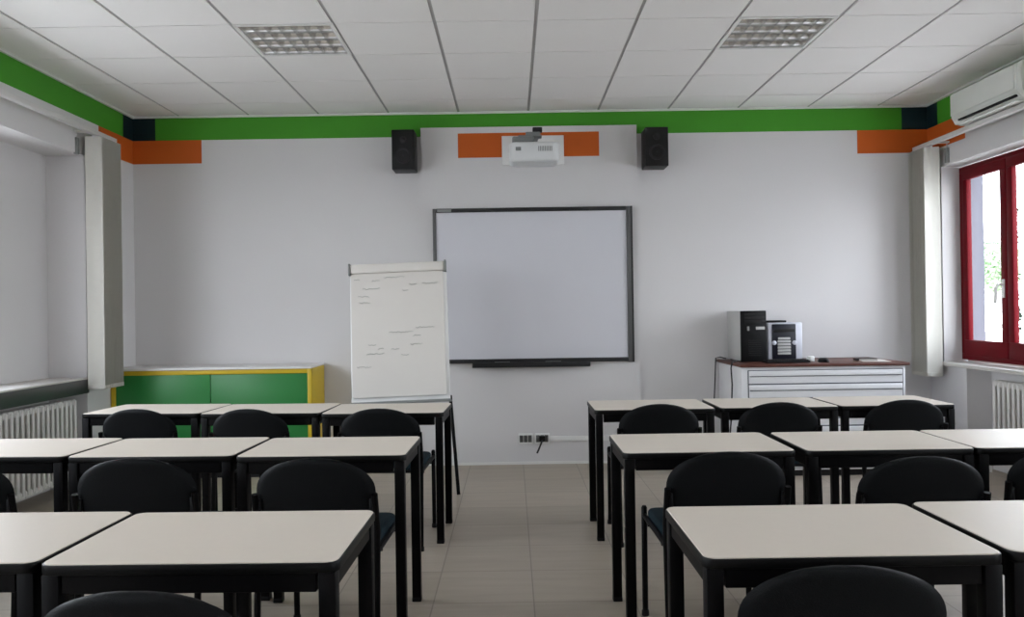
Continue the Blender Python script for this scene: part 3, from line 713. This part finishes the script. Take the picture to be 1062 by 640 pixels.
# ------------------------------------------------------------------ vertical blinds drawn back into stacks
def make_blind(xr, ya, yb, y_s0, y_s1, zr, zbot, label, side):
    t = thing('vertical_blind', label, 'blind', (xr, 0, 0), 0, 'vertical blinds drawn aside')
    b = MB(); b.box(-0.022, 0.022, ya, yb, zr, zr + 0.035, M_rail, 0.004); b.build('head_rail', t)
    n = 16; first = None
    for k in range(n):
        y = y_s0 + (y_s1 - y_s0) * k / (n - 1); a = random.uniform(-0.12, 0.12)
        if first is None:
            b = MB()
            def f(u, v):
                x = -0.0635 + 0.127 * u
                return (x, 0.010 * (1 - (2 * u - 1) ** 2), zbot + (zr - 0.012 - zbot) * v)
            b.grid(f, 7, 2, M_blind)
            r = bmesh.ops.extrude_face_region(b.bm, geom=list(b.bm.faces))
            bmesh.ops.translate(b.bm, vec=(0, 0.0012, 0), verts=[g for g in r['geom'] if isinstance(g, bmesh.types.BMVert)])
            bmesh.ops.recalc_face_normals(b.bm, faces=b.bm.faces)
            b.box(-0.06, 0.06, -0.002, 0.012, zbot, zbot + 0.03, M_blind, 0.001)
            b.box(-0.008, 0.008, 0.0, 0.008, zr - 0.02, zr + 0.004, M_rail)
            first = s = b.build('slat', t)
        else:
            s = first.copy(); COL.objects.link(s); s.parent = t
        s.location = (0, y, 0); s.rotation_euler = (0, 0, a)
    for yy in (y_s0 - 0.05, ya + 0.4):
        b = MB(); b.box(min(0.02, side * 0.115), max(0.0, side * 0.115), yy - 0.02, yy + 0.02, zr + 0.006, zr + 0.02, M_rail, 0.002); b.build('wall_bracket', t)
    b = MB(); b.box(side * 0.105 - 0.012, side * 0.105 + 0.012, y_s0 - 0.065, y_s0 - 0.02, zr - 0.155, zr - 0.03, M_grey, 0.004); tag(b.build('shade_plate', t), 'grey plate standing in for shaded wall')  # added grey plate, its colour stands in for shade on the wall by the stack
    b = MB(); b.tube([(side * 0.105, y_s0 - 0.042, zr + 0.01), (side * 0.105, y_s0 - 0.042, zr - 0.06)], 0.003, M_rail, 6); b.build('cord', t)
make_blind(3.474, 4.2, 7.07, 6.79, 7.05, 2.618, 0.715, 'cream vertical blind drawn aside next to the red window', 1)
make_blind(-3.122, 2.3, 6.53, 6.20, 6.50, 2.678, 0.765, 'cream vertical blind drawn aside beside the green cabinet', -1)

# ------------------------------------------------------------------ radiators
def make_radiator(xc, ya, yb, z0, z1, wallx, label):
    t = thing('radiator', label, 'radiator', (xc, 0, 0), 0, 'white sectional radiators')
    n = int((yb - ya) / 0.06); first = None
    for k in range(n):
        y = ya + 0.03 + 0.06 * k
        if first is None:
            b = MB()
            s = 1 if wallx < xc else -1     # faces away from the wall
            b.prism(rrect(-0.045, 0.045, -0.024, 0.024, 0.010, 4), z0 + 0.01, z1 - 0.01, M_rad, 0.008, 2) if False else None
            b.box(-0.048, -0.030, -0.014, 0.014, z0 + 0.02, z1 - 0.01, M_rad, 0.007, 3)
            b.box(0.030, 0.048, -0.014, 0.014, z0 + 0.02, z1 - 0.01, M_rad, 0.007, 3)
            b.box(-0.034, 0.034, -0.005, 0.005, z0 + 0.05, z1 - 0.03, M_rad, 0.003, 1)
            b.box(-0.04, 0.04, -0.022, 0.022, z1 - 0.05, z1, M_rad, 0.012, 3)
            b.box(-0.04, 0.04, -0.03, 0.03, z0, z0 + 0.05, M_rad, 0.012, 3)
            first = o = b.build('section', t)
        else:
            o = first.copy(); COL.objects.link(o); o.parent = t
        o.location = (0, y, 0)
    b = MB(); e = yb + 0.03
    b.tube([(0, yb - 0.03, z0 + 0.025), (0, e, z0 + 0.025), (0, e + 0.02, z0 - 0.02), (0, e + 0.02, 0.0)], 0.01, M_rad, 8); b.build('pipe', t)
    b = MB(); b.lathe([(0.018, 0), (0.02, 0.03), (0.016, 0.05), (0, 0.05)], M_white, 14, Matrix.Translation((0, e, z0 + 0.03))); b.build('valve', t)
    for yy in (ya + 0.2, yb - 0.2):
        b = MB(); d = (wallx - xc) * 0.97; b.box(min(0, d), max(0, d), yy - 0.008, yy + 0.008, z1 - 0.12, z1 - 0.10, M_rad); b.build('wall_bracket', t)
    return t
make_radiator(-3.30, 3.0, 6.19, 0.10, 0.70, LD, 'long white radiator under the dark sill beside the green cabinet')
make_radiator(3.70, 5.05, 6.36, 0.10, 0.725, RD, 'white radiator in the niche below the red window')

# ------------------------------------------------------------------ outside
b = MB(); b.box(-60, 60, -40, 60, -0.75, -0.7, M_ground); tag(struct(b.build('ground')), None)
def make_tree(x, y, h, cr, ch_, lm, nl, label, seed):
    rnd = random.Random(seed)
    t = thing('tree', label, 'tree', (x, y, -0.7), 0, 'trees outside the window')
    b = MB(); b.tube([(0, 0, 0), (0.05, 0.03, h * 0.3), (0, 0.06, h * 0.6), (0.1, 0, h * 0.85)], [0.10, 0.08, 0.06, 0.02], M_bark, 10)
    for k in range(6):
        a = k * 1.05; z = h * (0.35 + 0.07 * k)
        b.tube([(0, 0.03, z), (math.cos(a) * cr * 0.4, math.sin(a) * cr * 0.4, z + 0.35 * cr), (math.cos(a) * cr * 0.7, math.sin(a) * cr * 0.7, z + 0.5 * cr)], [0.05, 0.03, 0.012], M_bark, 6)
    b.build('trunk', t)
    b = MB(); mi = b.mi(lm)
    for k in range(nl):
        a = rnd.uniform(0, 2 * PI); cz = rnd.uniform(-1, 1); rr = rnd.random() ** 0.4
        s = math.sqrt(1 - cz * cz) * cr * rr * (1 + 0.25 * math.sin(3 * a + 4 * cz))
        p = Vector((math.cos(a) * s, math.sin(a) * s, h * (0.92 - ch_) + cz * rr * h * ch_ * 1.1))
        q = rnd.uniform(0.06, 0.12)
        u = Vector((rnd.gauss(0, 1), rnd.gauss(0, 1), rnd.gauss(0, 1))).normalized(); w = u.orthogonal().normalized()
        f = b.bm.faces.new([b.bm.verts.new(p + u * q * e1 + w * q * 0.55 * e2) for e1, e2 in ((-1, 0), (-0.2, 0.9), (0.9, 0.15), (-0.1, -0.9))]); f.material_index = mi
    tag(b.build('foliage', t), 'green leafy crown')
make_tree(11.75, 20.0, 3.9, 0.62, 0.16, M_leaf, 900, 'pale green tree seen low through the pane of the red window', 1)
make_tree(13.35, 22.0, 5.6, 0.17, 0.45, M_conifer, 1500, 'slender dark conifer at the edge of the second window pane', 2)
b = MB(); b.tube([(4.5, 14, 2.36), (9.0, 14, 2.34), (16, 14, 2.36)], 0.011, M_cable, 6)
tag(b.build('hanging_wire'), 'thin dark wire crossing the view through the red window', 'wire')

# ------------------------------------------------------------------ light: overcast sky through the windows
w = bpy.data.worlds.new('sky'); scene.world = w; w.use_nodes = True
nt = w.node_tree; bg = nt.nodes['Background']
tc = nt.nodes.new('ShaderNodeTexCoord'); sx = nt.nodes.new('ShaderNodeSeparateXYZ')
nt.links.new(tc.outputs['Generated'], sx.inputs[0])
cr = nt.nodes.new('ShaderNodeValToRGB'); cr.color_ramp.elements[0].position = 0.0; cr.color_ramp.elements[0].color = (0.93, 0.945, 1.0, 1)
cr.color_ramp.elements[1].position = 0.9; cr.color_ramp.elements[1].color = (0.80, 0.86, 1.0, 1)
nt.links.new(sx.outputs['Z'], cr.inputs['Fac']); nt.links.new(cr.outputs['Color'], bg.inputs['Color'])
bg.inputs['Strength'].default_value = 9.0
def portal(name, x, y0, y1, z0, z1, facing):
    l = bpy.data.lights.new(name, 'AREA'); l.shape = 'RECTANGLE'; l.size = (z1 - z0); l.size_y = (y1 - y0)
    l.cycles.is_portal = True
    o = bpy.data.objects.new(name, l); COL.objects.link(o)
    o.location = (x, (y0 + y1) / 2, (z0 + z1) / 2)
    o.rotation_euler = (0, PI / 2 * facing, 0)
for y0, y1 in RBAYS: portal('window_portal', RO + 0.01, y0, y1, 0.85, RZT, 1)
for y0, y1, w0, w1 in LBAYS: portal('window_portal', LO - 0.01, w0, w1, LZS, LZT, -1)

# ------------------------------------------------------------------ camera
f_px, pitch, yaw, roll, hc = 856.58, 0.003716, 0.000474, 0.015039, 1.30125
cp, sp, cy, sy, c_r, s_r = math.cos(pitch), math.sin(pitch), math.cos(yaw), math.sin(yaw), math.cos(roll), math.sin(roll)
RM = Matrix(((c_r, 0, -s_r), (0, 1, 0), (s_r, 0, c_r))) @ Matrix(((1, 0, 0), (0, cp, sp), (0, -sp, cp))) @ Matrix(((cy, -sy, 0), (sy, cy, 0), (0, 0, 1)))
cam = bpy.data.cameras.new('camera'); co = bpy.data.objects.new('camera', cam); COL.objects.link(co)
cam.sensor_width = 36.0; cam.lens = f_px / 1062.0 * 36.0; cam.clip_start = 0.05; cam.clip_end = 200
M3 = Matrix((RM[0], RM[2], -RM[1])).transposed()
m4 = M3.to_4x4(); m4.translation = (0, 0, hc); co.matrix_world = m4
scene.camera = co

scene.view_settings.view_transform = 'Standard'
scene.view_settings.look = 'None'
scene.view_settings.gamma = 1.0
scene.view_settings.use_curve_mapping = False
scene.view_settings.exposure = 0.36
scene.cycles.use_denoising = True
scene.cycles.max_bounces = 12
scene.cycles.diffuse_bounces = 8
scene.cycles.transparent_max_bounces = 12
scene.cycles.sample_clamp_indirect = 8.0
